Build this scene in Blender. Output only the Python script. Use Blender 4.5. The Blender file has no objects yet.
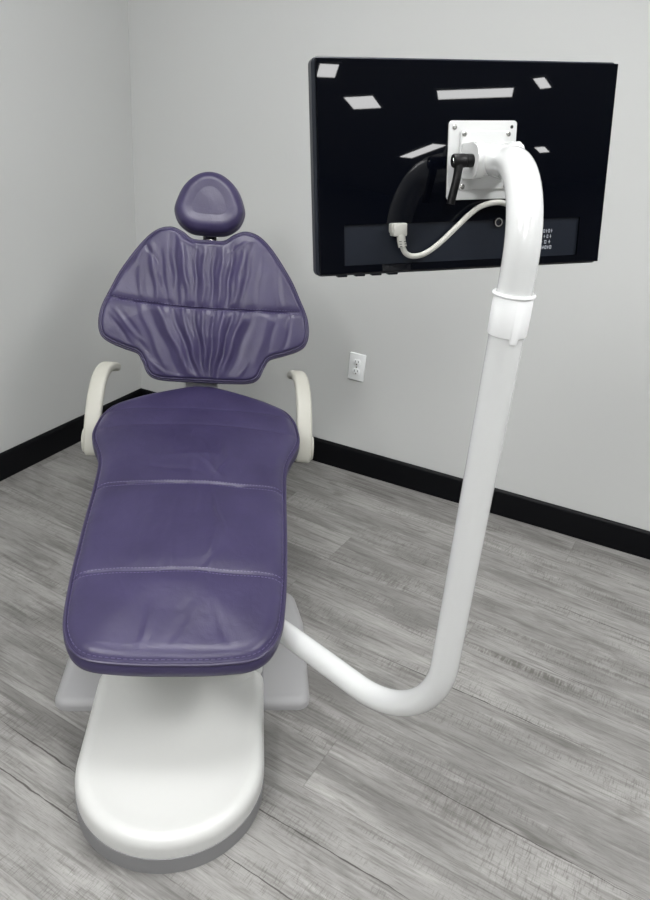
import bpy, bmesh, math, random
import numpy as np
from mathutils import Vector, Matrix
from math import sin, cos, pi, radians

random.seed(7)
scene = bpy.context.scene
col = scene.collection

# ------------------------------------------------------------ camera
def basis(yaw, pitch, roll):
    f = Vector((sin(yaw)*cos(pitch), cos(yaw)*cos(pitch), -sin(pitch)))
    rt = Vector((cos(yaw), -sin(yaw), 0)); up = rt.cross(f)
    r = rt*cos(roll) + up*sin(roll); u = -rt*sin(roll) + up*cos(roll)
    return r, u, f
def mat4(x, y, z, o):
    m = Matrix.Identity(4)
    for i, a in enumerate((x, y, z, o)):
        for j in range(3): m[j][i] = a[j]
    return m
CAM = Vector((2.123, -2.6018, 1.4577))
cr, cu, cf = basis(-.40905, .45761, .09028)
cam = bpy.data.cameras.new('camera'); co = bpy.data.objects.new('camera', cam); col.objects.link(co)
co.matrix_world = mat4(cr, cu, -cf, CAM)
cam.sensor_fit = 'VERTICAL'; cam.sensor_height = 36; cam.lens = 722.83/900*36
cam.clip_start = .05
scene.camera = co

# ------------------------------------------------------------ world, exposure, lights
w = bpy.data.worlds.new('world'); scene.world = w; w.use_nodes = True
w.node_tree.nodes['Background'].inputs[0].default_value = (.80, .84, .88, 1)
w.node_tree.nodes['Background'].inputs[1].default_value = .3
scene.view_settings.view_transform = 'Standard'
scene.view_settings.look = 'None'
scene.view_settings.gamma = 1
scene.view_settings.use_curve_mapping = False
scene.view_settings.exposure = 0.54

PANEL_POWER = 16
# the ceiling light panels (centre, size, turn); the far ones are what the monitor reflects, the near ones are unseen, added to light the chair
PANELS = [((1.35, -1.45), (.9, .45), 0), ((1.05, -3.55), (1.2, .6), 90), ((2.75, -3.75), (1.2, .6), 90), ((3.3, -1.4), (1.2, .6), 90),
          ((5.03, -3.88), (.30, .13), -40), ((5.86, -4.11), (.37, .23), -20), ((6.09, -3.25), (.56, .25), 66),
          ((7.82, -4.6), (.76, .16), 124), ((8.67, -4.98), (.20, .26), 95), ((6.09, -2.73), (.28, .08), -8), ((8.38, -3.50), (.30, .10), -8)]

# ------------------------------------------------------------ materials
def new_mat(name):
    m = bpy.data.materials.new(name); m.use_nodes = True
    return m, m.node_tree, m.node_tree.nodes['Principled BSDF']
def simple(name, c, rough=.5, metal=0, bump=0, bscale=200, spec=.5, var=0, coat=0, ior=None):
    m, nt, b = new_mat(name)
    b.inputs['Base Color'].default_value = (*c, 1); b.inputs['Roughness'].default_value = rough
    b.inputs['Metallic'].default_value = metal; b.inputs['Specular IOR Level'].default_value = spec
    b.inputs['Coat Weight'].default_value = coat; b.inputs['Coat Roughness'].default_value = .08
    if ior: b.inputs['IOR'].default_value = ior
    tc = nt.nodes.new('ShaderNodeTexCoord')
    n = nt.nodes.new('ShaderNodeTexNoise'); n.inputs['Scale'].default_value = bscale; n.inputs['Detail'].default_value = 4
    nt.links.new(tc.outputs['Object'], n.inputs['Vector'])
    if bump:
        bp = nt.nodes.new('ShaderNodeBump'); bp.inputs['Strength'].default_value = bump; bp.inputs['Distance'].default_value = .002
        nt.links.new(n.outputs['Fac'], bp.inputs['Height']); nt.links.new(bp.outputs['Normal'], b.inputs['Normal'])
    if var:
        n2 = nt.nodes.new('ShaderNodeTexNoise'); n2.inputs['Scale'].default_value = 6; n2.inputs['Detail'].default_value = 3
        nt.links.new(tc.outputs['Object'], n2.inputs['Vector'])
        mx = nt.nodes.new('ShaderNodeMix'); mx.data_type = 'RGBA'
        mx.inputs[6].default_value = (*[v*(1-var) for v in c], 1); mx.inputs[7].default_value = (*[min(1, v*(1+var)) for v in c], 1)
        nt.links.new(n2.outputs['Fac'], mx.inputs[0]); nt.links.new(mx.outputs[2], b.inputs['Base Color'])
    return m
def emit(name, c, s):
    m = bpy.data.materials.new(name); m.use_nodes = True; nt = m.node_tree
    nt.nodes.remove(nt.nodes['Principled BSDF']); e = nt.nodes.new('ShaderNodeEmission')
    e.inputs[0].default_value = (*c, 1); e.inputs[1].default_value = s
    nt.links.new(e.outputs[0], nt.nodes['Material Output'].inputs[0]); return m

def leather():
    m, nt, b = new_mat('purple_leather')
    tc = nt.nodes.new('ShaderNodeTexCoord')
    n2 = nt.nodes.new('ShaderNodeTexNoise'); n2.inputs['Scale'].default_value = 9; n2.inputs['Detail'].default_value = 5
    nt.links.new(tc.outputs['Object'], n2.inputs['Vector'])
    rp = nt.nodes.new('ShaderNodeValToRGB')
    rp.color_ramp.elements[0].position = .3; rp.color_ramp.elements[0].color = (.031, .024, .070, 1)
    rp.color_ramp.elements[1].position = .7; rp.color_ramp.elements[1].color = (.045, .036, .096, 1)
    nt.links.new(n2.outputs['Fac'], rp.inputs[0]); nt.links.new(rp.outputs[0], b.inputs['Base Color'])
    v = nt.nodes.new('ShaderNodeTexVoronoi'); v.inputs['Scale'].default_value = 420
    nt.links.new(tc.outputs['Object'], v.inputs['Vector'])
    n3 = nt.nodes.new('ShaderNodeTexNoise'); n3.inputs['Scale'].default_value = 28; n3.inputs['Detail'].default_value = 4
    n3.inputs['Distortion'].default_value = .6
    nt.links.new(tc.outputs['Object'], n3.inputs['Vector'])
    b1 = nt.nodes.new('ShaderNodeBump'); b1.inputs['Strength'].default_value = .12; b1.inputs['Distance'].default_value = .0006
    b2 = nt.nodes.new('ShaderNodeBump'); b2.inputs['Strength'].default_value = .30; b2.inputs['Distance'].default_value = .004
    nt.links.new(v.outputs['Distance'], b1.inputs['Height']); nt.links.new(n3.outputs['Fac'], b2.inputs['Height'])
    nt.links.new(b2.outputs['Normal'], b1.inputs['Normal']); nt.links.new(b1.outputs['Normal'], b.inputs['Normal'])
    b.inputs['Roughness'].default_value = .38; b.inputs['Specular IOR Level'].default_value = .5
    return m

class G:                                                    # tiny node-maths builder
    def __init__(s, nt): s.nt = nt
    def _in(s, node, i, v):
        if isinstance(v, (int, float)): node.inputs[i].default_value = v
        else: s.nt.links.new(v, node.inputs[i])
    def m(s, op, a, b=0, c=0, clamp=False):
        n = s.nt.nodes.new('ShaderNodeMath'); n.operation = op; n.use_clamp = clamp
        s._in(n, 0, a); s._in(n, 1, b); s._in(n, 2, c); return n.outputs[0]
    def xyz(s, x, y, z=0):
        n = s.nt.nodes.new('ShaderNodeCombineXYZ'); s._in(n, 0, x); s._in(n, 1, y); s._in(n, 2, z); return n.outputs[0]
    def noise(s, v, scale=1, detail=3, rough=.5, dist=0):
        n = s.nt.nodes.new('ShaderNodeTexNoise'); s.nt.links.new(v, n.inputs['Vector'])
        n.inputs['Scale'].default_value = scale; n.inputs['Detail'].default_value = detail
        n.inputs['Roughness'].default_value = rough; n.inputs['Distortion'].default_value = dist; return n.outputs['Fac']
    def white(s, v):
        n = s.nt.nodes.new('ShaderNodeTexWhiteNoise'); n.noise_dimensions = '2D'; s.nt.links.new(v, n.inputs['Vector']); return n.outputs['Value']
    def ss(s, x, a, b):                                     # smoothstep a..b -> 0..1
        n = s.nt.nodes.new('ShaderNodeMapRange'); n.interpolation_type = 'SMOOTHSTEP'
        s._in(n, 0, x); n.inputs[1].default_value = a; n.inputs[2].default_value = b; return n.outputs[0]
    def mix(s, f, a, b):
        n = s.nt.nodes.new('ShaderNodeMix'); n.data_type = 'RGBA'; s._in(n, 0, f)
        for i, c in ((6, a), (7, b)):
            if isinstance(c, tuple): n.inputs[i].default_value = (*c, 1)
            else: s.nt.links.new(c, n.inputs[i])
        return n.outputs[2]

def wood_floor():
    m, nt, b = new_mat('grey_plank_floor'); g = G(nt)
    geo = nt.nodes.new('ShaderNodeNewGeometry'); sp = nt.nodes.new('ShaderNodeSeparateXYZ')
    nt.links.new(geo.outputs['Position'], sp.inputs[0]); X, Y = sp.outputs[0], sp.outputs[1]
    a = radians(-4.5)
    U = g.m('ADD', g.m('MULTIPLY', X, cos(a)), g.m('MULTIPLY', Y, sin(a)))
    V = g.m('ADD', g.m('MULTIPLY', X, -sin(a)), g.m('MULTIPLY', Y, cos(a)))
    PW, PL = .168, 1.83
    vr = g.m('DIVIDE', g.m('ADD', V, .545+.168*30), PW); row = g.m('FLOOR', vr); vf = g.m('FRACT', vr)
    off = g.m('MULTIPLY', g.white(g.xyz(row, 3.7)), PL)
    ur = g.m('DIVIDE', g.m('ADD', U, g.m('ADD', off, 20)), PL); pc = g.m('FLOOR', ur); uf = g.m('FRACT', ur)
    rnd = g.white(g.xyz(row, pc)); rnd2 = g.white(g.xyz(g.m('ADD', row, 31.3), pc))
    sh = g.m('MULTIPLY', rnd, 37)                           # every plank its own piece of print
    P1 = g.xyz(g.m('ADD', U, sh), V, rnd2)
    def st(su, sv, k=0): return g.xyz(g.m('MULTIPLY', g.m('ADD', U, sh), su), g.m('MULTIPLY', V, sv), g.m('ADD', g.m('MULTIPLY', rnd2, 9), k))
    cloud = g.noise(st(2.4, 9), 1, 5, .6, .5)
    grain = g.noise(st(5, 95, 2), 1, 5, .65, .3)
    fine = g.noise(st(22, 520, 5), 1, 3, .75)
    blot = g.noise(st(5, 22, 8), 1, 4, .6, .8)
    c0 = g.mix(g.ss(cloud, .3, .7), (.195, .190, .182), (.345, .338, .325))
    c0 = g.mix(g.m('MULTIPLY', g.ss(grain, .46, .68), .50), c0, (.075, .070, .064))
    c0 = g.mix(g.m('MULTIPLY', g.ss(fine, .50, .68), .42), c0, (.09, .085, .078))
    c0 = g.mix(g.m('MULTIPLY', g.ss(blot, .57, .75), .50), c0, (.085, .079, .071))
    c0 = g.mix(g.m('MULTIPLY', g.ss(g.noise(st(7, 60, 4), 1, 4, .6), .55, .78), .45), c0, (.47, .46, .44))
    # saw marks across the grain, only here and there
    saw = g.noise(st(330, 34, 1), 1, 3, .6)
    area = g.ss(g.noise(st(2.6, 13, 12), 1, 3), .46, .62)
    c0 = g.mix(g.m('MULTIPLY', g.m('MULTIPLY', g.ss(saw, .5, .66), area), .45), c0, (.085, .08, .072))
    # one darker saw-cut band right of the arm and a knotty patch behind it
    for (px, py, lu, lv, amt) in BANDS:
        pu, pv = px*cos(a)+py*sin(a), -px*sin(a)+py*cos(a)
        q = g.m('ADD', g.m('POWER', g.m('DIVIDE', g.m('ABSOLUTE', g.m('SUBTRACT', U, pu)), lu), 2), g.m('POWER', g.m('DIVIDE', g.m('ABSOLUTE', g.m('SUBTRACT', V, pv)), lv), 2))
        q = g.m('ADD', q, g.m('MULTIPLY', g.m('SUBTRACT', g.noise(g.xyz(g.m('MULTIPLY', U, 25), g.m('MULTIPLY', V, 60)), 1, 3), .5), 2.2))
        comb = g.ss(g.noise(g.xyz(g.m('MULTIPLY', U, 190), g.m('MULTIPLY', V, 20), amt), 1, 2), .38, .60)
        c0 = g.mix(g.m('MULTIPLY', g.m('MULTIPLY', g.m('SUBTRACT', 1, g.ss(q, .3, 1.3)), comb), amt), c0, (.10, .094, .085))
    # plank to plank brightness
    hue = g.m('ADD', g.m('MULTIPLY', rnd, .14), .94)
    vm = nt.nodes.new('ShaderNodeVectorMath'); vm.operation = 'SCALE'; nt.links.new(c0, vm.inputs[0]); nt.links.new(hue, vm.inputs[3])
    c0 = vm.outputs[0]
    # seams
    ev = g.m('MULTIPLY', g.m('MINIMUM', vf, g.m('SUBTRACT', 1, vf)), PW); eu = g.m('MULTIPLY', g.m('MINIMUM', uf, g.m('SUBTRACT', 1, uf)), PL)
    e = g.m('MINIMUM', ev, eu); seam = g.m('SUBTRACT', 1, g.ss(e, .0006, .0022))
    c0 = g.mix(g.m('MULTIPLY', seam, .28), c0, (.07, .065, .058))
    # long printed cracks
    wob = g.m('MULTIPLY', g.m('SUBTRACT', g.noise(g.xyz(g.m('MULTIPLY', U, 11), 0, 0), 1, 5), .5), .013)
    tot = None
    for (x0, y0, x1, y1, ww) in CRACKS:
        ww *= .62; y0 -= .004; y1 -= .004
        u0, v0 = x0*cos(a)+y0*sin(a), -x0*sin(a)+y0*cos(a); u1, v1 = x1*cos(a)+y1*sin(a), -x1*sin(a)+y1*cos(a)
        s = (v1-v0)/(u1-u0)
        line = g.m('ADD', g.m('MULTIPLY', g.m('SUBTRACT', U, u0), s), v0)
        d = g.m('ABSOLUTE', g.m('SUBTRACT', g.m('SUBTRACT', V, line), wob))
        mid, half = (u0+u1)/2, abs(u1-u0)/2
        tt = g.m('DIVIDE', g.m('ABSOLUTE', g.m('SUBTRACT', U, mid)), half)
        wd = g.m('MULTIPLY', g.m('MULTIPLY', g.m('SUBTRACT', 1, g.m('MULTIPLY', tt, tt), clamp=True), ww*1.6), g.m('ADD', g.m('MULTIPLY', g.ss(g.noise(g.xyz(g.m('MULTIPLY', U, 14), ww*999, 0), 1, 3), .3, .62), .7), .3))
        k = g.m('SUBTRACT', 1, g.m('DIVIDE', d, g.m('ADD', wd, .00001)), clamp=True)
        k = g.m('MULTIPLY', k, g.m('LESS_THAN', tt, 1))
        tot = k if tot is None else g.m('MAXIMUM', tot, k)
    c0 = g.mix(g.m('MULTIPLY', g.ss(tot, 0, .7), .85), c0, (.04, .037, .033))
    nt.links.new(c0, b.inputs['Base Color'])
    h = g.m('SUBTRACT', g.m('MULTIPLY', grain, -.3), g.m('MAXIMUM', seam, tot))
    bp = nt.nodes.new('ShaderNodeBump'); bp.inputs['Strength'].default_value = .25; bp.inputs['Distance'].default_value = .001
    nt.links.new(h, bp.inputs['Height']); nt.links.new(bp.outputs[0], b.inputs['Normal'])
    b.inputs['Roughness'].default_value = .5; b.inputs['Specular IOR Level'].default_value = .35
    return m
BANDS = [(2.06, -.842, .20, .016, .75), (2.15, -.716, .26, .012, .45), (1.56, -.66, .10, .03, .5), (2.02, -1.40, .10, .04, .4)]
# printed crack lines in the vinyl planks: ends on the floor and half width
CRACKS = [(1.60, -1.005, 2.25, -1.05, .0032), (1.88, -1.363, 2.45, -1.415, .0036), (1.42, -1.60, 2.1, -1.655, .0034),
          (.93, -1.716, 1.26, -1.748, .0036), (.95, -1.81, 1.36, -1.842, .0036), (1.58, -1.742, 1.90, -1.775, .003),
          (2.0, -.475, 2.5, -.525, .0026), (1.30, -.648, 1.55, -.662, .0026), (.36, -.86, .75, -.885, .003),
          (2.05, -.80, 2.35, -.83, .0022), (1.50, -.50, 1.62, -.512, .002)]

M_floor = wood_floor()
M_wall = simple('wall_paint', (.565, .575, .565), .75, bump=.08, bscale=180, spec=.3)
M_ceil = simple('ceiling_paint', (.60, .60, .60), .9, spec=.2)
M_far = simple('far_wall_paint', (.40, .40, .41), .9, spec=.2)
M_black = simple('black_baseboard', (.0012, .0014, .0025), .4, spec=.18)
M_leather = leather()
M_pipe_l = simple('leather_piping', (.036, .028, .074), .38, spec=.6)
M_thread = simple('purple_thread', (.15, .13, .25), .6)
M_white = simple('white_plastic', (.60, .605, .59), .30, spec=.5, var=.01)
M_cream = simple('cream_plastic', (.46, .455, .405), .42, spec=.4, bump=.05, bscale=300)
M_grey = simple('grey_base_paint', (.36, .36, .365), .45, bump=.1, bscale=900, spec=.4)
M_skirt = simple('grey_skirt_paint', (.23, .23, .235), .5)
M_greyd = simple('grey_plastic', (.55, .55, .56), .5)
M_powder = simple('white_powder_coat', (.66, .67, .665), .16, spec=.6, coat=.5)
M_collar = simple('white_collar_plastic', (.82, .83, .83), .3)
M_gloss = simple('gloss_black_plastic', (.0015, .002, .004), .015, spec=.30)
M_satin = simple('satin_black_plastic', (.010, .013, .020), .35, spec=.3)
M_recess = simple('dark_recess_plastic', (.0035, .005, .011), .30, spec=.35)
M_lever = simple('black_lever', (.002, .002, .0025), .42, spec=.3, bump=.15, bscale=700)
M_steel = simple('screw_steel', (.52, .52, .50), .25, metal=1)
M_dark = simple('dark_hole', (.01, .01, .01), .6)
M_cable = simple('grey_cable', (.47, .47, .43), .45)
M_print = simple('white_print', (.45, .47, .52), .6)
M_outlet = simple('outlet_plastic', (.86, .88, .88), .35)
M_screen = simple('screen_glass', (.004, .004, .005), .08)
M_light = emit('light_panel', (.99, .99, .99), PANEL_POWER)
M_lframe = simple('panel_frame', (.8, .8, .8), .5)
M_shaft = simple('dark_metal', (.05, .05, .055), .4, metal=.8)

# ------------------------------------------------------------ mesh helpers
FR = {}                                                     # world matrices of the things
def obj(name, bm, mat, parent=None, frame=None, smooth=40, kind=None, label=None):
    me = bpy.data.meshes.new(name)
    F = frame if frame is not None else Matrix.Identity(4)
    top = parent
    while top is not None and top.parent is not None: top = top.parent
    if top is not None and top.name in FR: F = FR[top.name].inverted() @ F
    bmesh.ops.transform(bm, matrix=F, verts=bm.verts)
    bmesh.ops.recalc_face_normals(bm, faces=bm.faces)
    bm.to_mesh(me); bm.free()
    me.materials.append(mat)
    if smooth:
        for p in me.polygons: p.use_smooth = True
        me.set_sharp_from_angle(angle=radians(smooth))
    o = bpy.data.objects.new(name, me); col.objects.link(o)
    if parent is not None: o.parent = parent
    if kind: o['kind'] = kind
    if label: o['label'] = label
    return o
def thing(name, label, cat, M, group=None):
    o = bpy.data.objects.new(name, None); col.objects.link(o); o.matrix_world = M
    o.empty_display_size = .1
    FR[o.name] = M.copy(); o['label'] = label; o['category'] = cat
    if group: o['group'] = group
    return o
def box(bm, x0, x1, y0, y1, z0, z1, bev=0, seg=2):
    r = bmesh.ops.create_cube(bm, size=1)
    bmesh.ops.transform(bm, matrix=Matrix.Translation(((x0+x1)/2, (y0+y1)/2, (z0+z1)/2)) @ Matrix.Diagonal((x1-x0, y1-y0, z1-z0, 1)), verts=r['verts'])
    if bev:
        es = list({e for v in r['verts'] for e in v.link_edges})
        bmesh.ops.bevel(bm, geom=es, offset=bev, segments=seg, affect='EDGES', profile=.5)
    return bm
def B(): return bmesh.new()
def fillet(pts, rad, n=14):
    pts = [Vector(p) for p in pts]; out = [pts[0]]
    for i in range(1, len(pts)-1):
        a, b, c = pts[i-1], pts[i], pts[i+1]; r = rad[i-1] if isinstance(rad, (list, tuple)) else rad
        d1 = (a-b).normalized(); d2 = (c-b).normalized(); ang = d1.angle(d2); t = r/math.tan(ang/2)
        ce = b + (d1+d2).normalized()*(r/sin(ang/2)); p1 = b+d1*t; p2 = b+d2*t
        v1 = p1-ce; v2 = p2-ce; tot = v1.angle(v2); ax = v1.cross(v2).normalized()
        for k in range(n+1): out.append(ce + Matrix.Rotation(tot*k/n, 3, ax) @ v1)
    out.append(pts[-1]); return out
def catmull(pts, n=8, closed=False):
    P = [Vector(p) for p in pts]; N = len(P); out = []
    for i in range(N if closed else N-1):
        g = (lambda k: P[k % N]) if closed else (lambda k: P[max(0, min(N-1, k))])
        p0, p1, p2, p3 = g(i-1), g(i), g(i+1), g(i+2)
        for k in range(n):
            t = k/n
            out.append(.5*((2*p1)+(p2-p0)*t+(2*p0-5*p1+4*p2-p3)*t*t+(3*p1-p0-3*p2+p3)*t**3))
    if not closed: out.append(P[-1])
    return out
def sweep(bm, path, prof, closed=False, up=None, cap=True, scales=None):
    """prof: list of (a, b) offsets along (side, normal)"""
    P = [Vector(p) for p in path]; N = len(P); rings = []
    def tan(i):
        if closed: return (P[(i+1) % N]-P[i-1]).normalized()
        return (P[min(N-1, i+1)]-P[max(0, i-1)]).normalized()
    t0 = tan(0)
    nrm = Vector(up) if up is not None else (Vector((0, 0, 1)) if abs(t0.z) < .9 else Vector((1, 0, 0)))
    nrm = (nrm - t0*nrm.dot(t0)).normalized()
    for i in range(N):
        t = tan(i)
        if up is not None: nrm = Vector(up)
        nrm = (nrm - t*nrm.dot(t)).normalized(); s = t.cross(nrm); k = scales[i] if scales else 1
        rings.append([bm.verts.new(P[i]+s*a*k+nrm*b*k) for a, b in prof])
    m = len(prof)
    for i in range(N if closed else N-1):
        A, Bv = rings[i], rings[(i+1) % N]
        for j in range(m): bm.faces.new((A[j], A[(j+1) % m], Bv[(j+1) % m], Bv[j]))
    if cap and not closed: bm.faces.new(rings[0]); bm.faces.new(rings[-1])
    return bm
def circ(r, n=20): return [(r*cos(2*pi*k/n), r*sin(2*pi*k/n)) for k in range(n)]
def tube(bm, path, r, n=20, **k): return sweep(bm, path, circ(r, n), **k)
def rrect(w, h, r, n=5):
    out = []
    for cx, cy, a0 in ((w/2-r, h/2-r, 0), (-w/2+r, h/2-r, 90), (-w/2+r, -h/2+r, 180), (w/2-r, -h/2+r, 270)):
        for k in range(n+1):
            a = radians(a0+90*k/n); out.append((cx+r*cos(a), cy+r*sin(a)))
    return out
def lathe(bm, prof, origin, axis, n=32):
    """prof: (radius, height along the axis)"""
    ax = Vector(axis).normalized(); s = ax.orthogonal().normalized(); t = ax.cross(s); o = Vector(origin); rings = []
    for r, h in prof:
        if r < 1e-6: rings.append([bm.verts.new(o+ax*h)])
        else: rings.append([bm.verts.new(o+ax*h+(s*cos(2*pi*k/n)+t*sin(2*pi*k/n))*r) for k in range(n)])
    for A, C in zip(rings, rings[1:]):
        for k in range(n):
            k2 = (k+1) % n
            if len(A) == 1 and len(C) > 1: bm.faces.new((A[0], C[k2], C[k]))
            elif len(C) == 1 and len(A) > 1: bm.faces.new((A[k], A[k2], C[0]))
            elif len(A) > 1: bm.faces.new((A[k], A[k2], C[k2], C[k]))
    if len(rings[0]) > 1: bm.faces.new(rings[0])
    if len(rings[-1]) > 1: bm.faces.new(rings[-1])
    return bm
def stack(bm, outline, levels, cap=True):
    """outline: convex-ish ccw 2-D points; levels: (inset, z). Rings joined, ends filled."""
    O = np.array(outline, float); N = len(O)
    T = np.roll(O, -1, 0)-np.roll(O, 1, 0); T /= np.linalg.norm(T, axis=1)[:, None]
    nr = np.stack([-T[:, 1], T[:, 0]], 1); rings = []
    for ins, z in levels:
        Q = O+nr*ins; rings.append([bm.verts.new((*q, z)) for q in Q])
    for A, C in zip(rings, rings[1:]):
        for k in range(N): bm.faces.new((A[k], A[(k+1) % N], C[(k+1) % N], C[k]))
    if cap: bm.faces.new(rings[0]); bm.faces.new(rings[-1])
    return bm
def mirror_outline(half, n=6):
    """half: right side from top centre to bottom centre (w>=0) -> closed smooth ccw loop"""
    loop = half + [(-x, y) for x, y in reversed(half[1:-1])]
    pts = [(p.x, p.y) for p in catmull([(x, y, 0) for x, y in loop], n, closed=True)]
    A = sum(pts[i][0]*pts[(i+1) % len(pts)][1]-pts[(i+1) % len(pts)][0]*pts[i][1] for i in range(len(pts)))
    if A < 0: pts.reverse()
    return resample(pts, 360)
def resample(pts, n):
    P = np.array(pts); Q = np.vstack([P, P[:1]]); d = np.r_[0, np.cumsum(np.linalg.norm(np.diff(Q, axis=0), axis=1))]
    s = np.linspace(0, d[-1], n, endpoint=False)
    return np.stack([np.interp(s, d, Q[:, 0]), np.interp(s, d, Q[:, 1])], 1)
def edge_dist(Q, O):
    """distance of points Q to polyline O"""
    A = O; Bp = np.roll(O, -1, 0); d = Bp-A; L = (d**2).sum(1)
    out = np.empty(len(Q))
    for s in range(0, len(Q), 2000):
        q = Q[s:s+2000, None, :]; t = np.clip(((q-A)*d).sum(2)/L, 0, 1)
        out[s:s+2000] = np.sqrt((((A+d*t[..., None])-q)**2).sum(2)).min(1)
    return out
def cushion(outline, centre, height, place, thick, rings=80, under_in=.02, side=.012, power=1.25):
    """a padded panel: height(w, t, d) above the rim, place(w, t, h) -> xyz, thick: depth of the boxing"""
    O = np.array(outline); c = np.array(centre); bm = B(); N = len(O)
    ss = 1-np.linspace(0, 1, rings, endpoint=False)**power; ss = ss[::1]
    Q = (c+(O[None]-c)*ss[:, None, None]).reshape(-1, 2)
    d = edge_dist(Q, O); h = height(Q[:, 0], Q[:, 1], d)
    V = [[bm.verts.new(place(*Q[i*N+k], h[i*N+k])) for k in range(N)] for i in range(rings)]
    cc = bm.verts.new(place(*c, float(height(c[:1], c[1:], edge_dist(c[None], O))[0])))
    for i in range(rings-1):
        for k in range(N): bm.faces.new((V[i][k], V[i][(k+1) % N], V[i+1][(k+1) % N], V[i+1][k]))
    for k in range(N): bm.faces.new((V[-1][k], V[-1][(k+1) % N], cc))
    T = np.roll(O, -1, 0)-np.roll(O, 1, 0); T /= np.linalg.norm(T, axis=1)[:, None]; nr = np.stack([-T[:, 1], T[:, 0]], 1)
    prev = V[0]
    for f, ins in ((.12, -.002), (.35, -.004), (.65, -.002), (.88, .006), (1, under_in)):
        R = [bm.verts.new(place(*(O[k]+nr[k]*ins), -thick*f)) for k in range(N)]
        for k in range(N): bm.faces.new((prev[k], prev[(k+1) % N], R[(k+1) % N], R[k]))
        prev = R
    bm.faces.new(prev)
    return bm
def fold_sum(w, t, folds):
    """folds: (w0, t0, w1, t1, sigma, amplitude) soft creases and ridges along short lines"""
    out = np.zeros_like(w)
    for (w0, t0, w1, t1, s, a) in folds:
        dx, dy = w1-w0, t1-t0; L = math.hypot(dx, dy); ux, uy = dx/L, dy/L
        al = (w-w0)*ux+(t-t0)*uy; ac = -(w-w0)*uy+(t-t0)*ux + .0022*np.sin(al*55+w0*190)
        e = np.clip(al/L, 0, 1); end = np.where(al < 0, np.exp(-(al/.02)**2), np.where(al > L, np.exp(-((al-L)/.02)**2), 1))
        out += a*np.exp(-(ac/s)**2)*end*(.35+.65*np.sin(pi*np.clip(e*.8+.1, 0, 1)))
    return out

# ------------------------------------------------------------ the room
RX, RY, RZ = 10.6, -6.6, 2.7
bm = B(); box(bm, -.1, RX+.1, RY-.1, .1, -.08, 0); obj('floor', bm, M_floor, kind='structure', smooth=0)
bm = B(); box(bm, -.1, RX+.1, RY-.1, .1, RZ, RZ+.08); obj('ceiling', bm, M_ceil, kind='structure', smooth=0)
bm = B(); box(bm, -.1, 0, RY, 0, 0, RZ); obj('wall_left', bm, M_wall, kind='structure', smooth=0)
bm = B(); box(bm, -.1, RX+.1, 0, .1, 0, RZ); obj('wall_back', bm, M_wall, kind='structure', smooth=0)
bm = B(); box(bm, RX, RX+.1, RY, 0, 0, RZ); obj('wall_right', bm, M_far, kind='structure', smooth=0)
bm = B(); box(bm, -.1, RX+.1, RY-.1, RY, 0, RZ); obj('wall_front', bm, M_far, kind='structure', smooth=0)
BPROF = [(0, 0), (.012, 0), (.012, .096), (.011, .100), (.0085, .1055), (.006, .1088), (.004, .1098), (0, .1098)]
def baseboard(name, along_x, a, b):
    bm = B(); r = []
    for s in (a, b):
        r.append([bm.verts.new((s, -d, z) if along_x else (d, s, z)) for d, z in BPROF])
    n = len(BPROF)
    for k in range(n): bm.faces.new((r[0][k], r[0][(k+1) % n], r[1][(k+1) % n], r[1][k]))
    bm.faces.new(r[0]); bm.faces.new(r[1])
    obj(name, bm, M_black, kind='structure', smooth=35)
baseboard('baseboard_back', True, .0, RX); baseboard('baseboard_left', False, RY, 0)

for (cx, cy), (lx, ly), ang in PANELS:
    t = thing('ceiling_light', 'flat white light panel set in the ceiling, the far ones mirrored in the glossy monitor back, the near ones added unseen for light', 'light',
              Matrix.Translation((cx, cy, RZ)) @ Matrix.Rotation(radians(ang), 4, 'Z'), 'ceiling light panels')
    F = FR[t.name]; bm = B()
    for x0, x1, y0, y1 in ((-lx/2-.02, lx/2+.02, -ly/2-.02, -ly/2), (-lx/2-.02, lx/2+.02, ly/2, ly/2+.02), (-lx/2-.02, -lx/2, -ly/2, ly/2), (lx/2, lx/2+.02, -ly/2, ly/2)):
        box(bm, x0, x1, y0, y1, -.012, 0)
    obj('frame', bm, M_lframe, t, F, smooth=0)
    bm = B(); box(bm, -lx/2, lx/2, -ly/2, ly/2, -.008, 0); obj('diffuser', bm, M_light, t, F, smooth=0)

# ------------------------------------------------------------ wall outlet
OX, OZ = 1.1034, .4715
F = Matrix.Translation((OX, 0, OZ))
t = thing('electrical_outlet', 'white duplex electrical outlet plate mounted on the grey wall below the monitor', 'outlet', F)
bm = B(); O = rrect(.070, .1143, .004, 3)
stack(bm, O, [(0, 0), (0, .003), (.0012, .0052), (.003, .006)])
XZ = Matrix.Rotation(radians(90), 4, 'X')
obj('cover_plate', bm, M_outlet, t, F @ XZ)
for s in (1, -1):
    bm = B(); fo = []
    for k in range(28):
        a = 2*pi*k/28; fo.append((.0172*cos(a), max(-.0140, min(.0140, .0172*sin(a)))))
    fo = [(x, y+s*.0195) for x, y in fo]
    stack(bm, fo, [(0, .0055), (0, .0078), (.0008, .0084)])
    rc = obj('receptacle', bm, M_outlet, t, F @ XZ)
    bm = B()
    box(bm, -.0080, -.0058, s*.0195-.001, s*.0195+.0085, .0080, .0087)
    box(bm, .0058, .0080, s*.0195+.0002, s*.0195+.0078, .0080, .0087)
    lathe(bm, [(0, .0080), (.0026, .0080), (.0026, .0087), (0, .0087)], (0, s*.0195-.0072, 0), (0, 0, 1), 14)
    obj('slot', bm, M_dark, rc, F @ XZ, smooth=0)
bm = B(); lathe(bm, [(0, .0055), (.0035, .0055), (.0032, .0070), (0, .0074)], (0, 0, 0), (0, 0, 1), 16)
obj('screw', bm, M_steel, t, F @ XZ)

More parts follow.
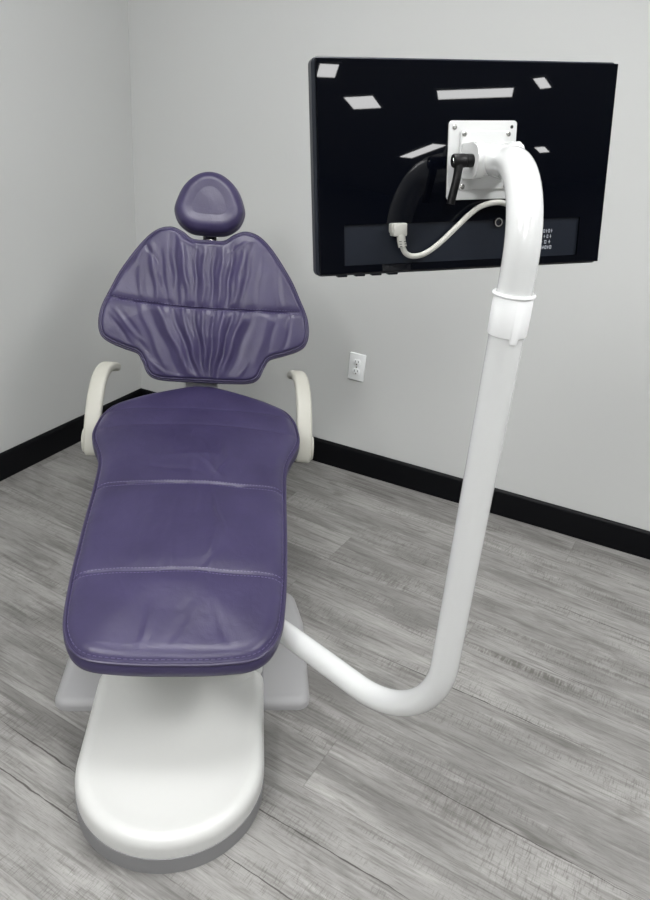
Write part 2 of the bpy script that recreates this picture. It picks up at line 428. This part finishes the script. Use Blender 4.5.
# ------------------------------------------------------------ dental chair
AN = radians(30.5); nx, ny = cos(AN), sin(AN); L0 = -1.70
# chair frame: x = right seen from the foot end, y = towards the headrest, z up; L coordinates below are along y
CF = mat4(Vector((nx, ny, 0)), Vector((-ny, nx, 0)), Vector((0, 0, 1)), Vector((nx*.37, ny*.37, 0)))
chair = thing('dental_chair', 'reclined dental chair with purple leather upholstery and a white and grey floor base', 'chair', CF @ Matrix.Translation((0, L0, 0)))

# floor plate
bm = B()
pl = resample([(x, y-1.69) for x, y in rrect(.656, .474, .034, 6)], 200)
pl = pl + np.array([.006, 0])
# side pads narrow a little towards the head end
pl = np.array([(x*(1-.08*max(0, (y+1.60)/.15)), y) for x, y in pl])
stack(bm, pl, [(0, 0), (0, .012), (.003, .019), (.008, .0245), (.015, .029), (.022, .031)])
obj('base_plate', bm, M_grey, chair, CF)
def capsule(r, y0, y1, wback, n=40, rb=.05):
    pts = [(r*cos(a), y0+r*sin(a)) for a in np.linspace(pi, 2*pi, n)]
    pts += [(wback, y1-rb)] + [(wback-rb+rb*cos(a), y1-rb+rb*sin(a)) for a in np.linspace(0, pi/2, 8)]
    pts += [(-wback+rb+rb*cos(a), y1-rb+rb*sin(a)) for a in np.linspace(pi/2, pi, 8)]
    return resample(pts, 240)
bm = B(); stack(bm, capsule(.210, -2.152, -1.20, .210), [(0, 0), (0, .044), (.012, .046)])
obj('base_skirt', bm, M_skirt, chair, CF)
bm = B(); stack(bm, capsule(.2090, -2.151, -1.868, .2090, rb=.03),
                [(.004, .042), (0, .044), (0, .068), (.0015, .078), (.006, .087), (.013, .0925), (.022, .095), (.032, .0945), (.045, .0915), (.07, .0895), (.10, .089)])
obj('base_cover', bm, M_white, chair, CF, label='smooth white rounded cover of the chair base')
bm = B(); rc = resample([(x, y-1.545) for x, y in rrect(.415, .645, .04, 6)], 240)
stack(bm, rc, [(0, .047), (0, .085), (.003, .094), (.010, .100), (.025, .104), (.05, .106)])
obj('rear_cover', bm, M_white, chair, CF)
bm = B(); box(bm, -.125, .125, -1.84, -1.30, .09, .36, .03, 4); obj('lift_column', bm, M_white, chair, CF)
bm = B(); box(bm, .07, .165, -1.866, -1.76, .262, .350, .008, 3); obj('arm_mount', bm, M_white, chair, CF)

# seat -----------------------------------------------------------
SEAT = [(0, -1.112), (.05, -1.118), (.16, -1.165), (.215, -1.197), (.26, -1.232), (.285, -1.28), (.2945, -1.325), (.298, -1.375),
        (.290, -1.415), (.270, -1.465), (.256, -1.52), (.2515, -1.62), (.2495, -1.78), (.245, -1.93), (.236, -2.04), (.222, -2.092),
        (.198, -2.128), (.165, -2.147), (.11, -2.155), (.05, -2.158), (0, -2.158)]
SO = mirror_outline(SEAT)
def seat_z(y): return .42+.19*(y+1.93)
def seat_place(x, y, h): return (x, y, seat_z(y)+h-.006)
def seam_curve(x, y0, sag=.010): return y0 + .010*(x/.25)**2*0 - sag*np.cos(x/.25*pi/2)*0 + sag*(np.clip(np.abs(x)/.25, 0, 1)**4) * -1.8 + .002*np.sin(x*30+1)
seams = ((-1.612, 1.0), (-1.922, 1.0), (-1.352, .55), (-1.265, .6))
rs = np.random.RandomState(4)
seat_folds = []
for k in range(16):                                        # soft stretch wrinkles in the middle of each panel
    x = rs.uniform(-.10, .10); y = rs.choice([-1.48, -1.72, -1.80, -2.02]) + rs.uniform(-.04, .05); a = rs.uniform(-.5, .5); L = rs.uniform(.04, .11)
    seat_folds.append((x, y, x+L*sin(a), y-L*cos(a), rs.uniform(.005, .010), rs.uniform(-.0024, .0024)))
seat_folds += [(-.10, -1.55, -.01, -1.56, .008, -.0018), (.02, -1.51, .07, -1.57, .007, .0022), (.09, -1.50, .06, -1.58, .008, -.002),
               (-.06, -1.50, .05, -1.49, .010, .002), (.02, -1.66, .02, -1.85, .007, -.0014), (.06, -1.66, .07, -1.90, .010, .0016),
               (-.03, -1.70, -.05, -1.88, .010, .0014), (.09, -1.84, .05, -1.91, .007, -.0018), (-.09, -1.70, -.10, -1.88, .012, .0014)]
def seat_h(x, y, d):
    r = .030; e = np.clip(1-(d-.006)/r, 0, 1); h = .003*np.clip(d/.004,0,1)+.016*(1-e**2)**.5
    h = h + .010*np.clip(d/.20, 0, 1)
    for y0, a in seams:
        dist = y-seam_curve(x, y0)
        h = h - a*(.0036*np.exp(-(dist/.0036)**2) + .0030*np.exp(-(dist/.026)**2))*np.clip(d/.012, 0, 1)
    h = h + 1.35*fold_sum(x, y, seat_folds)*np.clip(d/.05, 0, 1)
    h = h + .0012*np.sin(x*31+y*17)*np.sin(y*23-x*9)*np.clip(d/.06, 0, 1)
    return h
seat = obj('seat_cushion', cushion(SO, (0, -1.62), seat_h, seat_place, .044, rings=130, power=1.15), M_leather, chair, CF, smooth=60)
def loop_pts(O, place, ins, h, Hf=None):
    T = np.roll(O, -1, 0)-np.roll(O, 1, 0); T /= np.linalg.norm(T, axis=1)[:, None]; nr = np.stack([-T[:, 1], T[:, 0]], 1)
    Q = O+nr*ins
    hh = Hf(Q[:, 0], Q[:, 1], edge_dist(Q, O)) if Hf else np.zeros(len(Q))
    return [place(q[0], q[1], float(a)+h) for q, a in zip(Q, hh)]
bm = B(); tube(bm, loop_pts(SO, seat_place, .000, .001), .0042, 8, closed=True)
obj('piping', bm, M_pipe_l, seat, CF)
def dashes(bm, pts, r=.0007, on=3, off=2, n=5):
    i = 0
    while i+on < len(pts):
        tube(bm, pts[i:i+on+1], r, n); i += on+off
bm = B()
for y0 in (-1.612, -1.922):
    for dy in (-.0070, .0070):
        xs = np.linspace(-.243, .243, 300); ys = seam_curve(xs, y0)+dy
        hs = seat_h(xs, ys, edge_dist(np.stack([xs, ys], 1), SO))
        dashes(bm, [seat_place(x, y, h+.0003) for x, y, h in zip(xs, ys, hs)])
SO2 = resample(SO, 1100)
foot = [p for p in loop_pts(SO2, seat_place, .0018, .0004, seat_h)]
foot2 = [p for p in loop_pts(SO2, seat_place, .0068, .0004, seat_h)]
dashes(bm, foot); dashes(bm, foot2)
obj('stitching', bm, M_thread, seat, CF, label='pale purple stitch lines')
bm = B()
k = resample([(x*.86, -1.64+(y+1.64)*.92) for x, y in SO], 200)
r1 = [bm.verts.new((x, y, seat_z(y)-.046)) for x, y in k]; r2 = [bm.verts.new((x*.94, -1.64+(y+1.64)*.95, seat_z(y)-.078)) for x, y in k]
for i in range(200): bm.faces.new((r1[i], r1[(i+1) % 200], r2[(i+1) % 200], r2[i]))
bm.faces.new(r1); bm.faces.new(r2)
obj('seat_shell', bm, M_cream, chair, CF)
bm = B(); box(bm, -.10, .10, -1.62, -1.18, .33, .452, .02, 3); obj('seat_frame', bm, M_shaft, chair, CF)

# backrest ---------------------------------------------------------
BD = Vector((0, .4284, .9036)); BN = Vector((0, -.9036, .4284)); BO = Vector((0, -1.136, .609))
def back_place(x, t, h):
    p = BO+BD*t+BN*(h-.004); return (x, p.y, p.z)
BACK = [(0, .440), (.050, .442), (.084, .464), (.120, .475), (.163, .461), (.209, .415), (.265, .333), (.294, .275), (.321, .215),
        (.3285, .165), (.321, .129), (.298, .109), (.252, .091), (.208, .076), (.190, .050), (.172, .012), (.140, -.003), (.07, -.006), (0, -.006)]
BKO = mirror_outline(BACK)
def cp(x, y): return ((x-330)*.00118, (594-y)*.00124)
bf = []
def F_(x0, y0, x1, y1, s, a):
    p, q = cp(x0, y0), cp(x1, y1); bf.append((p[0], p[1], q[0], q[1], s, a))
for f in ((238, 238, 256, 400, .011, -.0065), (262, 262, 285, 395, .009, .0050), (298, 262, 306, 395, .008, -.0045), (322, 268, 324, 400, .009, .0045),
          (348, 262, 346, 395, .007, -.0045), (372, 270, 364, 400, .009, .0050), (398, 262, 384, 400, .008, -.0055), (428, 255, 408, 400, .010, .0045),
          (445, 262, 430, 380, .008, -.0035), (182, 270, 206, 392, .010, .0035), (205, 275, 226, 396, .008, -.0035), (150, 300, 165, 390, .010, .0020),
          (480, 270, 470, 395, .014, -.0025), (515, 300, 530, 395, .010, .0022), (165, 240, 135, 320, .010, .0020), (495, 245, 545, 330, .010, .0018),
          (170, 262, 196, 300, .006, -.003), (256, 238, 300, 262, .006, .002), (395, 262, 440, 240, .006, .002),
          (205, 418, 295, 585, .011, .0060), (240, 418, 312, 585, .009, -.0055), (268, 420, 318, 580, .009, .0055), (298, 420, 332, 585, .008, -.0050),
          (322, 425, 338, 585, .008, .0050), (352, 425, 346, 580, .008, -.0050), (378, 422, 358, 580, .009, .0060), (402, 422, 368, 580, .008, -.0050),
          (430, 420, 382, 570, .010, .0050), (180, 425, 262, 580, .012, -.0040), (455, 425, 410, 560, .012, -.0035), (165, 430, 225, 560, .010, .0030),
          (90, 455, 130, 505, .007, -.0030), (95, 430, 160, 500, .007, .0025), (110, 430, 175, 520, .008, -.002), (560, 425, 545, 510, .007, -.0025), (500, 430, 470, 540, .012, .0025),
          (520, 430, 500, 520, .008, -.002), (200, 560, 230, 590, .006, .002), (440, 560, 420, 595, .006, .002)):
    F_(*f)
def back_seam(x): return .222+.020*(x/.32)**2*np.where(x < 0, 1.4, .35)
def back_h(x, t, d):
    r = .018; e = np.clip(1-d/r, 0, 1); h = .015*(1-e**2)**.5 + .012*np.clip(d/.14, 0, 1)
    s = t-back_seam(x)
    h = h - (.0042*np.exp(-(s/.0028)**2)+.0040*np.exp(-(s/.014)**2))*np.clip(d/.012, 0, 1)
    f = fold_sum(x, t, bf)*np.clip(d/.022, 0, 1)*(1-.6*np.exp(-(s/.006)**2))
    h = h + f*1.35
    h = h - .0035*np.exp(-((d-.0075)/.0018)**2)               # seam just inside the rim
    return h
back = obj('backrest', cushion(BKO, (0, .225), back_h, back_place, .045, rings=130, power=1.15), M_leather, chair, CF, smooth=60)
bm = B(); tube(bm, loop_pts(BKO, back_place, 0, 0), .0040, 8, closed=True); obj('piping', bm, M_pipe_l, back, CF)
bm = B()
for dt in (-.005, .005):
    xs = np.linspace(-.305, .305, 330); ts = back_seam(xs)+dt; hs = back_h(xs, ts, edge_dist(np.stack([xs, ts], 1), BKO))
    dashes(bm, [back_place(x, t_, h+.0003) for x, t_, h in zip(xs, ts, hs)], r=.0005)
obj('stitching', bm, M_thread, back, CF)
bm = B(); sh = resample([(x*.9, .22+(t_-.22)*.92) for x, t_ in BKO], 200)
r1 = [bm.verts.new(back_place(x, t_, -.043)) for x, t_ in sh]; r2 = [bm.verts.new(back_place(x*.93, .22+(t_-.22)*.93, -.062)) for x, t_ in sh]
for i in range(200): bm.faces.new((r1[i], r1[(i+1) % 200], r2[(i+1) % 200], r2[i]))
bm.faces.new(r1); bm.faces.new(r2); obj('back_shell', bm, M_cream, chair, CF)
# support that carries the back, seen as a short grey strip between back and seat
bm = B(); sweep(bm, [back_place(-.010, t_, h) for t_, h in ((-.22, -.060), (-.10, -.070), (0, -.078), (.20, -.076))], rrect(.108, .030, .006, 3), up=BN)
obj('back_support', bm, M_greyd, chair, CF, label='grey support strip joining backrest and seat')
bm = B(); box(bm, -.066, .046, -1.30, -1.17, .36, .52, .02, 3); obj('back_hinge', bm, M_greyd, chair, CF)

# headrest ------------------------------------------------------------
HEAD = [(0, .462), (.045, .464), (.072, .474), (.095, .494), (.107, .521), (.109, .546), (.098, .582), (.083, .611), (.060, .636), (.032, .653), (0, .659)]
HO = mirror_outline(HEAD)
def head_place(x, t, h):
    p = Vector((0, -1.116, .609))+BD*t+BN*(h-.012); return (x, p.y, p.z)
def head_h(x, t, d):
    r = .034; e = np.clip(1-d/r, 0, 1); h = .034*(1-e**2.0)**.55
    h = h - .0045*np.clip((d-.020)/.034, 0, 1)**1.4                  # shallow dish for the head
    h = h + .002*np.exp(-((t-.555)/.05)**2)*np.exp(-(x/.04)**2)
    return h
head = obj('headrest', cushion(HO, (0, .548), head_h, head_place, .040, rings=70, under_in=.024), M_leather, chair, CF, smooth=60)
bm = B(); tube(bm, loop_pts(HO, head_place, .002, -.012), .0028, 8, closed=True); obj('piping', bm, M_pipe_l, head, CF)
bm = B()
sweep(bm, [head_place(0, t_, h) for t_, h in ((.25, -.058), (.40, -.058), (.50, -.055), (.54, -.045))], rrect(.030, .008, .002, 2), up=BN)
hs = obj('headrest_stem', bm, M_steel, chair, CF, label='flat metal headrest stem')
bm = B()
for s in (-1, 1):
    sweep(bm, [head_place(s*.0185, t_, h) for t_, h in ((.25, -.056), (.40, -.056), (.50, -.053), (.53, -.045))], rrect(.006, .012, .002, 2), up=BN)
obj('stem_rail', bm, M_dark, hs, CF)

# armrests --------------------------------------------------------------
def arm_sweep(s):
    pts = catmull([(s*.3200, -1.298, .412), (s*.3210, -1.300, .435), (s*.3215, -1.285, .490), (s*.3200, -1.245, .550), (s*.3165, -1.190, .600),
                   (s*.3110, -1.140, .622), (s*.3030, -1.095, .624), (s*.2960, -1.060, .612), (s*.291, -1.045, .600)], 8)
    bm = B(); rings = []; n = len(pts)
    for i, p in enumerate(pts):
        t = (pts[min(n-1, i+1)]-pts[max(0, i-1)]).normalized()
        side = Vector((1, 0, 0)); side = (side-t*side.dot(t)).normalized(); nr = side.cross(t)
        u = i/(n-1); W = .052 - .008*u; k = 1
        if u < .12: k = .15+.85*math.sqrt(max(0, 1-((.12-u)/.12)**2))
        if u > .95: k = .5+.5*math.sqrt(max(0, 1-((u-.95)/.05)**2))
        rings.append([bm.verts.new(p+side*a+nr*b) for a, b in rrect(W*(k*.4+.6), .026*k, .009*k, 4)])
    m = len(rings[0])
    for A, C in zip(rings, rings[1:]):
        for j in range(m): bm.faces.new((A[j], A[(j+1) % m], C[(j+1) % m], C[j]))
    bm.faces.new(rings[0]); bm.faces.new(rings[-1]); return bm
for s in (-1, 1):
    a = obj('armrest', arm_sweep(s), M_cream, chair, CF, smooth=50, label='cream curved armrest')
    bm = B(); lathe(bm, [(0, 0), (.030, 0), (.036, .003), (.038, .008), (.036, .012), (0, .012)], (s*.341, -1.270, .446), (s, 0, 0), 36)
    obj('pivot_cap', bm, M_cream, a, CF)
    bm = B(); lathe(bm, [(0, 0), (.022, 0), (.022, .24), (0, .24)], (s*.085, -1.285, .425), (s, 0, 0), 20)
    obj('arm_axle', bm, M_shaft, a, CF)

# ------------------------------------------------------------ monitor
MW, MH = .545, .337
mr, mu, mf = basis(-.699, .131, .071); mc = Vector((1.7825, -1.3115, 1.3615))
MF = mat4(mr, mf, mu, mc)                                   # x right, y away from the camera, z up
mon = thing('computer_monitor', 'black flat monitor with a glossy back, mounted on the bent white pipe arm', 'monitor', MF @ Matrix.Translation((0, .01, -MH/2)))
XZ2 = Matrix.Rotation(radians(90), 4, 'X')                  # plate (x, y, z) -> (x, -z, y)
def plate(w_, h_, r, y_front, y_back, cx=0, cz=0, bev=.002):
    bm = B(); O = [(x+cx, z+cz) for x, z in rrect(w_, h_, r, 6)]
    lv = [(bev, -y_back), (0, -y_back+bev), (0, -y_front-bev), (bev, -y_front)]
    stack(bm, O, lv); return bm
bm = plate(MW-.004, MH-.004, .010, .004, .030, bev=.004); obj('front_frame', bm, M_satin, mon, MF @ XZ2, smooth=25)
# glossy back panel with a cut-out for the connector bay
bm = B(); O = resample(rrect(MW-.014, MH-.012, .008, 6), 240)
RX0, RX1, RZ0, RZ1 = -.222, .222, -.150, -.084
def quad(bm, *p): bm.faces.new([bm.verts.new(q) for q in p])
def ring_rect(x0, x1, z0, z1, y): return [(x0, y, z0), (x1, y, z0), (x1, y, z1), (x0, y, z1)]
bm.free(); bm = B()
loops = [ring_rect(-MW/2+.007, MW/2-.003, -MH/2+.004, MH/2-.004, .006), ring_rect(-MW/2+.008, MW/2-.004, -MH/2+.005, MH/2-.005, .001),
         ring_rect(-MW/2+.0095, MW/2-.0055, -MH/2+.0065, MH/2-.0065, 0), ring_rect(RX0, RX1, RZ0, RZ1, 0), ring_rect(RX0, RX1, RZ0, RZ1, .006)]
vl = [[bm.verts.new(p) for p in L] for L in loops]
for A, C in zip(vl, vl[1:]+vl[:1]):
    for k in range(4): bm.faces.new((A[k], A[(k+1) % 4], C[(k+1) % 4], C[k]))
obj('back_panel', bm, M_gloss, mon, MF, smooth=0, label='glossy black back panel')
bm = B(); box(bm, RX0, RX1, .0042, .0055, RZ0, RZ1); obj('connector_bay', bm, M_recess, mon, MF, smooth=0)
bm = B(); box(bm, -MW/2+.012, MW/2-.012, .0298, .0310, -MH/2+.022, MH/2-.012); obj('screen', bm, M_screen, mon, MF, smooth=0)
# little feet/buttons along the bottom edge
for x in (-.222, -.190, -.160, -.130):
    bm = B(); box(bm, x-.009, x+.009, .012, .026, -MH/2-.0018, -MH/2+.006, .0015, 2); obj('button', bm, M_satin, mon, MF)
bm = B()
lathe(bm, [(.0075, 0), (.0085, .004), (.0075, .008), (.0055, .008), (.0055, 0)], (.060, .006, -.088), (0, -1, 0), 20)
obj('video_port', bm, M_steel, mon, MF, label='round silver video socket')
bm = B()                                                     # rows of small white marks printed on the bay
rg = random.Random(3)
for r_, (n_, w_) in enumerate(((5, .0046), (4, .0042), (3, .0058), (5, .0050))):
    for k in range(n_):
        x0 = .1475+k*(.0245/n_); z0 = -.103-r_*.0095
        ww = w_*.7
        if (k+r_) % 2: 
            box(bm, x0, x0+ww, .0036, .0042, z0-.006, z0-.0048); box(bm, x0, x0+ww, .0036, .0042, z0-.0012, z0); box(bm, x0, x0+.0008, .0036, .0042, z0-.006, z0); box(bm, x0+ww-.0008, x0+ww, .0036, .0042, z0-.006, z0)
        else:
            box(bm, x0, x0+ww, .0036, .0042, z0-.0034, z0-.0024); box(bm, x0+ww*.35, x0+ww*.6, .0036, .0042, z0-.006, z0)
obj('printed_marks', bm, M_print, mon, MF, smooth=0, label='rows of tiny white printed symbols')

# ------------------------------------------------------------ monitor arm
PR = .0262
def loc(w_, l_, z): return CF @ Vector((w_, l_, z))
pole = Vector((1.9406, -1.5312, 0)); side = cr.copy(); side.z = 0; side.normalize()
p_low = pole + side*.006; p_low.z = .312
p_mid = pole - side*.0045; p_mid.z = 1.19
HX, HZ, HY = .023, .012, -.050                              # hinge in the monitor frame
hinge = MF @ Vector((HX, HY, HZ))
up_dir = (p_mid-p_low).normalized()
p_top = p_low + up_dir*((hinge.z+.006-p_low.z)/up_dir.z)
start = loc(.150, -1.868, .306)
ARM = Matrix.Translation(start)
arm = thing('monitor_arm', 'bent white tubular arm rising from under the purple chair to the monitor back', 'monitor arm', ARM)
full = fillet([start, p_low, p_top, hinge], [.20, .125], 30)
def split(pts, z):
    for i in range(len(pts)-1):
        if pts[i].z < z <= pts[i+1].z:
            q = pts[i].lerp(pts[i+1], (z-pts[i].z)/(pts[i+1].z-pts[i].z)); return pts[:i+1]+[q], [q]+pts[i+1:]
ZC = 1.175
lo, hi = split(full, ZC)
bm = B(); tube(bm, lo, PR, 40); obj('lower_tube', bm, M_powder, arm)
bm = B(); tube(bm, hi, PR*.985, 40); obj('upper_tube', bm, M_powder, arm)
# collar sleeve with a rim on top and a small tab below
def at_z(z): return p_low+up_dir*((z-p_low.z)/up_dir.z)
zt, zb = 1.222, 1.158
o = at_z(zb); H = (at_z(zt)-o).length
bm = B()
n = 160; s_ = up_dir.orthogonal().normalized(); t_ = up_dir.cross(s_)
tabdir = (CAM-o); tabdir -= up_dir*tabdir.dot(up_dir); tabdir.normalize()
tabdir = Matrix.Rotation(radians(24), 3, up_dir) @ tabdir
ta = math.atan2(tabdir.dot(t_), tabdir.dot(s_))
rings = []
for (rr, base) in ((PR+.0002, None), (PR+.0024, None), (PR+.0030, .45), (PR+.0030, H-.006), (PR+.0002, H-.002)):
    ring = []
    for k in range(n):
        a = 2*pi*k/n; da = (a-ta+pi) % (2*pi)-pi
        tab = -.0085*min(1, max(0, (.25-abs(da))/.06))
        h = tab if base is None else (tab*.9+.002 if base == .45 else base)
        ring.append(bm.verts.new(o+up_dir*h+(s_*cos(a)+t_*sin(a))*rr))
    rings.append(ring)
for A, C in zip(rings, rings[1:]):
    for k in range(n): bm.faces.new((A[k], A[(k+1) % n], C[(k+1) % n], C[k]))
collar = obj('collar', bm, M_collar, arm)
bm = B(); tube(bm, [o+up_dir*(H-.004)+(s_*cos(2*pi*k/48)+t_*sin(2*pi*k/48))*(PR+.0024) for k in range(48)], .0030, 10, closed=True)
obj('collar_rim', bm, M_collar, collar)
bm = B(); lathe(bm, [(0, 0), (.034, 0), (.038, .004), (.038, .012), (.034, .016), (0, .016)], start, (p_low-start), 32)
obj('chair_flange', bm, M_powder, arm)
# mounting plate on the monitor's back
pcx, pcz = .0205, .013
plt = obj('mounting_plate', plate(.124, .124, .006, -.0040, -.0004, pcx, pcz, .001), M_powder, arm, MF @ XZ2)
inner = obj('hinge_plate', plate(.092, .092, .004, -.0085, -.0040, pcx+.004, pcz+.000, .001), M_powder, arm, MF @ XZ2)
def screw(x, z, y, par, r=.0036):
    bm = B(); lathe(bm, [(r*1.1, 0), (r*1.15, .0010), (r*.85, .0022), (r*.45, .0024), (r*.4, .0010), (0, .0010)], (x, y, z), (0, -1, 0), 18)
    obj('screw', bm, M_steel, par, MF)
for sx in (-1, 1):
    for sz in (-1, 1):
        if (sx, sz) == (1, 1):
            bm = B(); lathe(bm, [(0, 0), (.0028, 0), (.0028, .0004), (0, .0004)], (pcx+.052, -.0040, pcz+.052), (0, -1, 0), 16); obj('screw_hole', bm, M_dark, plt, MF)
        else: screw(pcx+sx*.052, pcz+sz*.052, -.0040, plt)
        screw(pcx+.004+sx*.040, pcz+sz*.041, -.0085, inner)
# hinge knuckles: two ears from the plate, a barrel between them
for (x0, x1) in ((HX-.042, HX-.026), (HX+.026, HX+.040)):
    bm = B(); prof = []
    for a in np.linspace(-90, 90, 20): prof.append((-HY+.021*cos(radians(a)) , HZ+.023*sin(radians(a))))
    prof = [(.008, HZ-.023)] + prof + [(.008, HZ+.023)]
    prof = [(d if d < .02 else d+.002, HZ+(z-HZ)*1.22) for d, z in prof]
    r1 = [bm.verts.new((x0, -d, z)) for d, z in prof]; r2 = [bm.verts.new((x1, -d, z)) for d, z in prof]
    m = len(prof)
    for k in range(m): bm.faces.new((r1[k], r1[(k+1) % m], r2[(k+1) % m], r2[k]))
    bm.faces.new(r1); bm.faces.new(r2)
    bmesh.ops.bevel(bm, geom=list(r1[0].link_edges)[:0] or [e for e in bm.edges if (e.verts[0].co.x == e.verts[1].co.x)], offset=.002, segments=2, affect='EDGES')
    obj('hinge_ear', bm, M_powder, arm, MF)
bm = B(); lathe(bm, [(0, 0), (.0225, 0), (.024, .0015), (.024, .0505), (.0225, .052), (0, .052)], (HX-.026, HY, HZ), (1, 0, 0), 36)
obj('hinge_barrel', bm, M_powder, arm, MF)
# black clamping lever
bm = B(); lx = HX-.042
lathe(bm, [(0, 0), (.0098, 0), (.0105, .002), (.0105, .011), (.0095, .012), (.0105, .013), (.0110, .014), (.0110, .032), (.0095, .034), (0, .034)], (lx, HY, HZ), (-1, 0, 0), 28)
lev = obj('lever_hub', bm, M_lever, arm, MF)
bm = B(); sweep(bm, catmull([(lx-.024, HY-.002, HZ-.002), (lx-.026, HY-.003, HZ-.018), (lx-.030, HY-.004, HZ-.036), (lx-.035, HY-.004, HZ-.056), (lx-.037, HY-.004, HZ-.066)], 6),
                rrect(.0125, .012, .004, 3), scales=[1.12-.02*min(i, 6) for i in range(25)])
obj('lever_handle', bm, M_lever, arm, MF)
bm = B(); lathe(bm, [(0, 0), (.0042, 0), (.0038, .001), (0, .001)], (lx-.034, HY, HZ), (-1, 0, 0), 16); obj('lever_screw', bm, M_steel, lev, MF)

# ------------------------------------------------------------ cable
cbl = thing('power_cable', 'light grey cable with a boxy plug looping across the monitor back behind the arm', 'cable', MF @ Matrix.Translation((-.129, 0, -.098)))
bm = B(); box(bm, -.1405, -.1165, -.018, .004, -.104, -.083, .002, 2); box(bm, -.1425, -.1145, -.012, .004, -.0990, -.083, .002, 2); obj('plug', bm, M_cable, cbl, MF)
bm = B(); tube(bm, [(-.1265, -.013, -.102), (-.1255, -.014, -.112), (-.1235, -.015, -.1215)], .0072, 20)
sr = obj('strain_relief', bm, M_cable, cbl, MF)
bm = B()
for k in range(3):
    z = -.1125-.004*k; x = -.1255+.0007*k
    for a0 in (-.9, .3):
        tube(bm, [(x+.0074*sin(a0+.6*j/4), -.0142-.0074*cos(a0+.6*j/4), z) for j in range(5)], .0006, 5)
obj('relief_slot', bm, M_dark, sr, MF)
cp_ = catmull([(-.1235, -.015, -.1215), (-.118, -.015, -.1320), (-.105, -.014, -.1375), (-.085, -.014, -.1350), (-.060, -.014, -.1210), (-.030, -.015, -.0960), (-.005, -.016, -.0740),
               (.015, -.016, -.0610), (.040, -.014, -.0550), (.062, -.012, -.0560), (.082, -.010, -.066), (.088, -.008, -.082)], 8)
bm = B(); tube(bm, cp_, .0046, 16); obj('cord', bm, M_cable, cbl, MF)
